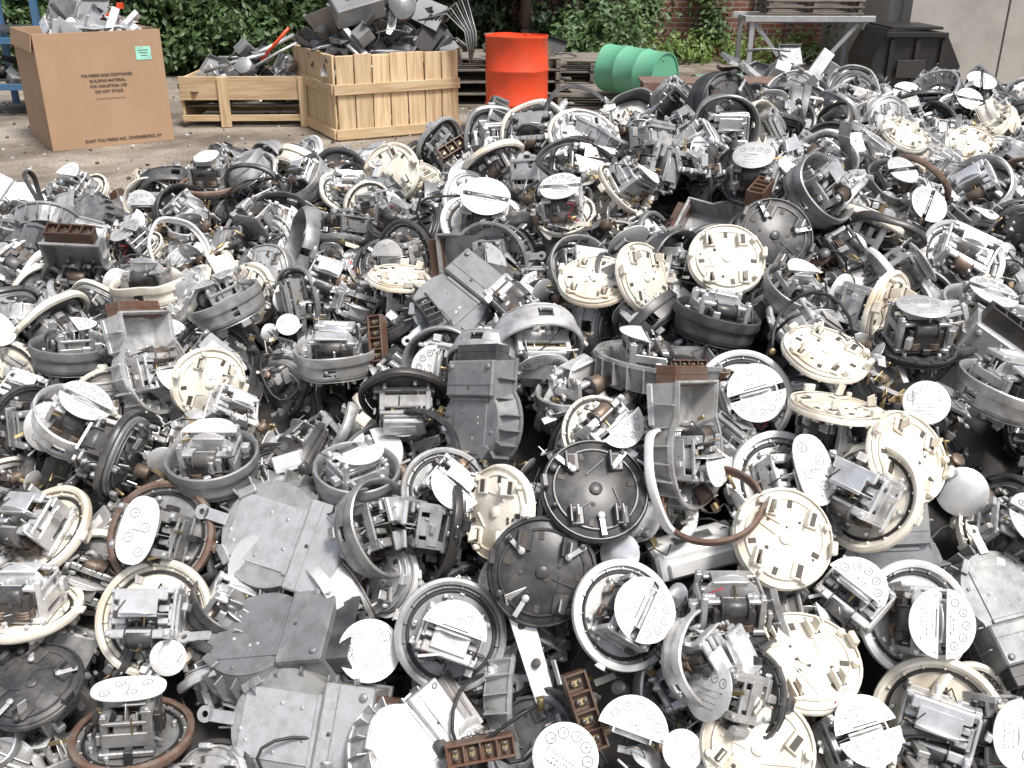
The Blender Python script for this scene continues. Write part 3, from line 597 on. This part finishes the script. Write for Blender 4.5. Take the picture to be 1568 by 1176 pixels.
new_obj('scrap_equipment_case',b.bend(3,.05,3).mesh('sec'))
b=MB()
for (p,q,r0) in [((-2.75,9.9,.52),(-2.15,10.2,.82),.02),((-2.5,9.95,.55),(-2.05,10.1,.78),.015),((-3.0,9.95,.5),(-2.4,10.0,.66),.018)]: b.tube([p,((p[0]+q[0])/2,(p[1]+q[1])/2,(p[2]+q[2])/2+.01),q],r0,'bright_aluminium',9)
new_obj('scrap_pipe_bundle',b.mesh('spb'))
b=MB();b.tube([(-2.45,10.0,.6),(-2.15,10.0,.9)],.016,'red_paint',8);b.tube([(-3.75,9.3,.95),(-3.45,9.2,1.13)],.02,'red_paint',8);b.box((-3.44,9.2,1.14),(.05,.05,.05),'red_paint');new_obj('red_lever_handle',b.mesh('rl'))
def drum(name,m):
    b=MB();R=.285;h=.88;pr=[(0,.01),(R-.012,.01),(R-.012,0),(R+.004,0),(R+.004,.014),(R,.02)]
    for zc in(.2933,.5867): pr+=[(R,zc-.02),(R+.009,zc-.006),(R+.009,zc+.006),(R,zc+.02)]
    pr+=[(R,h-.02),(R+.004,h-.014),(R+.004,h),(R-.012,h),(R-.012,h-.015),(0,h-.012)]
    b.lathe(pr,m,56);b.cyl((.17,.08,h-.008),.03,.014,m,14);b.cyl((-.2,-.06,h-.008),.014,.012,m,12)
    return new_obj(name,b.bend(3,.010,5).mesh(name))
o=drum('red_steel_drum','red_paint');o.location=(.045,9.4,0);o.rotation_euler=(0,0,.6)
o=drum('green_steel_drum','green_paint');o.matrix_world=Matrix.Translation((1.03,11.0,.43))@Euler((0,rad(93),rad(-42))).to_matrix().to_4x4()@Matrix.Scale(.84,4)
def stack(name,x,y,rz,L_,D_,layers,seed):
    e=empty(name,(x,y,0),rad(rz));r_=random.Random(seed);z=0
    for k in range(layers):
        for j in range(5):
            bo('plank',e,(r_.uniform(-.06,.06),D_*(j-2)/5,z+.012),(L_,D_/6,.022),'weathered_x',(0,0,r_.uniform(-3,3)))
        z+=.03
        for s in(-1,0,1): bo('bearer',e,(s*L_*.42,0,z+.045),(.05,D_,.085),'weathered_y')
        z+=.095
    for j in range(5): bo('plank',e,(r_.uniform(-.06,.06),D_*(j-2)/5,z+.012),(L_,D_/6,.022),'weathered_x')
stack('pallet_stack',-.15,11.6,3,1.5,1.0,4,1);stack('pallet_stack',1.1,11.4,-4,1.3,1.0,1,4);stack('pallet_stack',2.6,11.7,6,1.3,1.0,1,6);stack('pallet_stack',.35,12.6,-8,1.6,1.0,3,9)
b=MB();b.box((1.72,8.3,.56),(1.3,.03,.08),'rusty_steel');b.box((1.72,8.5,.595),(1.3,.4,.012),'rusty_steel')
for x in(1.12,2.32):
    b.box((x,8.34,.26),(.06,.05,.52),'rusty_steel'); b.box((x,8.66,.29),(.05,.05,.58),'rusty_steel')
new_obj('rusty_steel_bench',b.mesh('rsb'))
scrapheap('scrap_metal_heap',(3.1,11.5),.8,.5,.15,.45,45,8,big=1.3)
scrapheap('scrap_metal_heap',(-.1,11.5),.7,.4,.5,.15,25,28,mats=('rusty_steel','dark_steel','weathered_x'))
b=MB();b.lathe([(.24,-.25),(.25,-.25),(.25,.25),(.24,.25)],'dull_green',12,40,140,axis='x',closed=True);o=new_obj('curved_green_sheet',b.mesh('cgs'));o.location=(2.1,10.4,.18);o.rotation_euler=(rad(90),0,rad(10))
rk=empty('steel_rack',(3.0,13.0,0),rad(-2))
for x in(0,1.4):
    for y in(0,.8): bo('leg',rk,(x,y,.4),(.06,.06,.8),'galvanised')
    bo('cross_beam',rk,(x,.4,.78),(.05,.74,.06),'galvanised')
bo('top_beam',rk,(.7,-.035,.80),(1.6,.05,.07),'galvanised');bo('top_beam',rk,(.7,.84,.80),(1.6,.05,.07),'galvanised');bo('brace',rk,(.2,-.01,.55),(.5,.02,.05),'galvanised',(0,50,0));bo('brace',rk,(1.15,-.01,.55),(.5,.02,.05),'galvanised',(0,-50,0))
for k in range(3):
    for j in range(3): bo('pallet_board',rk,(.75,.0+.35*j,.86+.075*k),(1.2,.12,.02),'weathered_x')
    for x in(.2,.75,1.3): bo('pallet_bearer',rk,(x,.35,.895+.075*k),(.05,.8,.05),'weathered_y')
b=MB();P=[(0,0),(.85,0),(1.0,.32),(.78,.70),(.1,.74),(-.05,.4)]
v=[(x,0,z) for x,z in P]+[(x,.9,z) for x,z in P];n=len(P)
b.add(v,[list(range(n))]+[list(range(n,2*n))[::-1]]+[[i,(i+1)%n,n+(i+1)%n,n+i] for i in range(n)],'black_metal')
for x in(.15,.45,.75): b.box((x,-.02,.34),(.05,.04,.58),'black_metal')
b.box((.42,-.03,.68),(.72,.06,.05),'black_metal');b.box((.40,-.04,.3),(.33,.02,.2),'dark_steel');b.box((.45,.45,.745),(.6,.8,.03),'black_metal')
o=new_obj('scrap_skip_bin',b.mesh('skip'));o.location=(4.3,12.1,0)
b=MB();b.box((0,0,1.6),(13,.3,3.2),'red_brick');b.box((0,-.02,3.25),(13.1,.4,.1),'concrete');
for x in(-4,0,4): b.box((x,-.2,1.6),(.45,.1,3.2),'red_brick')
o=new_obj('brick_wall',b.mesh('brick_wall'));o.location=(4,16.5,0)
b=MB();b.box((3.5,0,1.5),(7,.3,3.0),'concrete');b.box((3.5,-.02,3.05),(7.1,.42,.12),'concrete')
for x in(1.2,3.2,5.2): b.box((x,-.151,1.5),(.02,.01,2.98),'dark_steel')
b.box((.0,1.6,1.5),(.3,2.8,2.99),'concrete')
o=new_obj('concrete_wall',b.mesh('concrete_wall'));o.location=(4.95,13.1,0)
b=MB()
for x in(-5.6,-4.75): b.box((x,10.4,.8),(.06,.06,1.6),'blue_paint')
for z in(.3,.75,1.2): b.box((-5.18,10.4,z),(.8,.05,.06),'blue_paint')
for z in(.33,.8):b.box((-5.18,10.9,z+.03),(.8,.9,.02),'dark_steel')
for x in(-5.6,-4.75): b.box((x,11.4,.8),(.06,.06,1.6),'blue_paint')
new_obj('blue_storage_rack',b.mesh('rack'));scrapheap('scrap_metal_heap',(-5.15,10.9),.4,.4,.35,.2,30,12)
def leafmat(name,c1,c2):
    m=bpy.data.materials.new(name);m.use_nodes=True;nt,N,L,b=ntex(m);tc=N.new('ShaderNodeTexCoord');n=N.new('ShaderNodeTexNoise');n.inputs['Scale'].default_value=5;n.inputs['Detail'].default_value=8;n.inputs['Roughness'].default_value=.8;L.new(tc.outputs['Object'],n.inputs['Vector'])
    r=N.new('ShaderNodeValToRGB');r.color_ramp.elements[0].position=.35;r.color_ramp.elements[0].color=(*c1,1);r.color_ramp.elements[1].position=.65;r.color_ramp.elements[1].color=(*c2,1);L.new(n.outputs['Fac'],r.inputs[0]);L.new(r.outputs[0],b.inputs['Base Color']);b.inputs['Roughness'].default_value=.5
    MATS[name]=m
leafmat('leaf_green',(.03,.065,.02),(.10,.17,.05));leafmat('leaf_dark',(.015,.035,.012),(.05,.09,.035));leafmat('leaf_light',(.06,.12,.02),(.18,.25,.06))
def foliage(name,boxes,nclump,nleaf,m,seed,size=.05,stems=True):
    r_=random.Random(seed);b=MB();V=[];F=[]
    for k in range(nclump):
        x0,x1,y0,y1,z0,z1=r_.choice(boxes);cx,cy,cz=r_.uniform(x0,x1),r_.uniform(y0,y1),r_.uniform(z0,z1);cr_=r_.uniform(.12,.38)
        if stems and r_.random()<.3: b.tube([(cx+r_.uniform(-.2,.2),y1,0),(cx,cy+.1,cz*.5),(cx,cy,cz)],.008,'bark',5)
        for i in range(nleaf):
            d=Vector((r_.gauss(0,1),r_.gauss(0,1),r_.gauss(0,.8)))*cr_*.55;c=Vector((cx,cy,cz))+d
            if c.z<.02: continue
            nn=(d.normalized()+Vector((r_.gauss(0,.6),r_.gauss(0,.6)-.3,.5+r_.gauss(0,.5)))).normalized();u=nn.orthogonal().normalized();u=Matrix.Rotation(r_.uniform(0,6.28),3,nn)@u;w_=nn.cross(u);s=size*r_.uniform(.6,1.4);o=len(V)
            V+=[c-u*s,c+w_*s*.5+nn*s*.1,c+u*s,c-w_*s*.5+nn*s*.1];F.append([o,o+1,o+2,o+3])
    b.add(V,F,m);return new_obj(name,b.mesh(name))
foliage('hedge',[(-8,-2.2,13.8,15.2,.1,1.9),(-8,-2.2,13.8,14.4,.1,1.5)],260,120,'leaf_green',1)
foliage('shrub',[(-2.6,1.3,14.4,15.6,.3,2.2)],150,130,'leaf_dark',2)
foliage('shrub',[(.6,1.7,13.6,14.4,.1,.8)],20,130,'leaf_green',22,.045)
foliage('climbing_vine',[(2.0,4.6,15.4,16.1,.05,.25)],30,110,'leaf_light',3,.04)
foliage('climbing_vine',[(2.0,2.3,16.0,16.3,.3,1.2),(2.9,3.2,16.0,16.3,.3,1.5),(4.7,5.6,15.2,16.2,.1,1.4),(1.5,1.8,15.6,16.2,.1,1.6)],48,110,'leaf_green',13,.045)
foliage('hedge',[(-12,-7,13.8,15,.1,2.2)],100,100,'leaf_dark',5)
foliage('shrub',[(-9,1.0,15.8,16.3,.1,3.0)],200,100,'leaf_dark',6,.08)
def tree(x,y,seed):
    r_=random.Random(seed);b=MB();p=[Vector((x,y,0))]
    for i in range(7): p.append(p[-1]+Vector((r_.uniform(-.1,.1),r_.uniform(-.1,.1),.55)))
    for i in range(len(p)-1): b.tube([p[i],p[i+1]+Vector((0,0,.02))],.13-.014*i,'bark',10)
    tips=[]
    for i in range(3,8):
        for k in range(3):
            a=r_.uniform(0,6.28);q=p[i]+Vector((math.cos(a),math.sin(a),.6))*r_.uniform(.6,1.1);b.tube([p[i],(p[i]+q)/2+Vector((0,0,.08)),q],.03,'bark',6);tips.append(q)
    V=[];F=[]
    for q in tips:
        for i in range(500):
            c=q+Vector((r_.gauss(0,.4),r_.gauss(0,.4),r_.gauss(0,.35)));nn=Vector((r_.gauss(0,1),r_.gauss(0,1),1+r_.gauss(0,.6))).normalized();u=nn.orthogonal().normalized();w_=nn.cross(u);s=r_.uniform(.04,.08);o=len(V);V+=[c-u*s,c+w_*s*.5,c+u*s,c-w_*s*.5];F.append([o,o+1,o+2,o+3])
    b.add(V,F,'leaf_green');new_obj('tree',b.mesh('tree'))
tree(-4.5,14.6,1);tree(-1.2,14.3,2);tree(.3,14.6,3)
r_=random.Random(5);b=MB()
for i in range(1300):
    x=r_.uniform(-6,4);y=r_.uniform(3.5,12);s=r_.uniform(.006,.035)
    b.box((x,y,s*.3),(s,s*r_.uniform(.4,1),s*.6),r_.choice(['concrete','dark_steel','galvanised','weathered_x','bark','bright_aluminium']),(0,0,r_.uniform(0,180)))
new_obj('ground_debris',b.mesh('gd'))
sd=Vector((.38,-.42,1.1)).normalized();el=math.asin(sd.z);az=math.atan2(sd.x,sd.y)
wd=bpy.data.worlds.new('World');scene.world=wd;wd.use_nodes=True;nt=wd.node_tree;sk=nt.nodes.new('ShaderNodeTexSky');sk.sky_type='NISHITA';sk.sun_disc=False;sk.sun_elevation=el;sk.sun_rotation=az;sk.dust_density=4;sk.air_density=1.0
hs=nt.nodes.new('ShaderNodeHueSaturation');hs.inputs['Saturation'].default_value=.55;nt.links.new(sk.outputs[0],hs.inputs['Color'])
bg=nt.nodes['Background'];bg.inputs['Strength'].default_value=.15;nt.links.new(hs.outputs[0],bg.inputs[0])
sl=bpy.data.lights.new('sun','SUN');sl.energy=4.3;sl.angle=rad(14);sl.color=(1,.97,.93);so=bpy.data.objects.new('sun',sl);scene.collection.objects.link(so);so.rotation_euler=sd.to_track_quat('Z','Y').to_euler()
scene.view_settings.view_transform='Standard';scene.view_settings.look='None';scene.view_settings.exposure=0
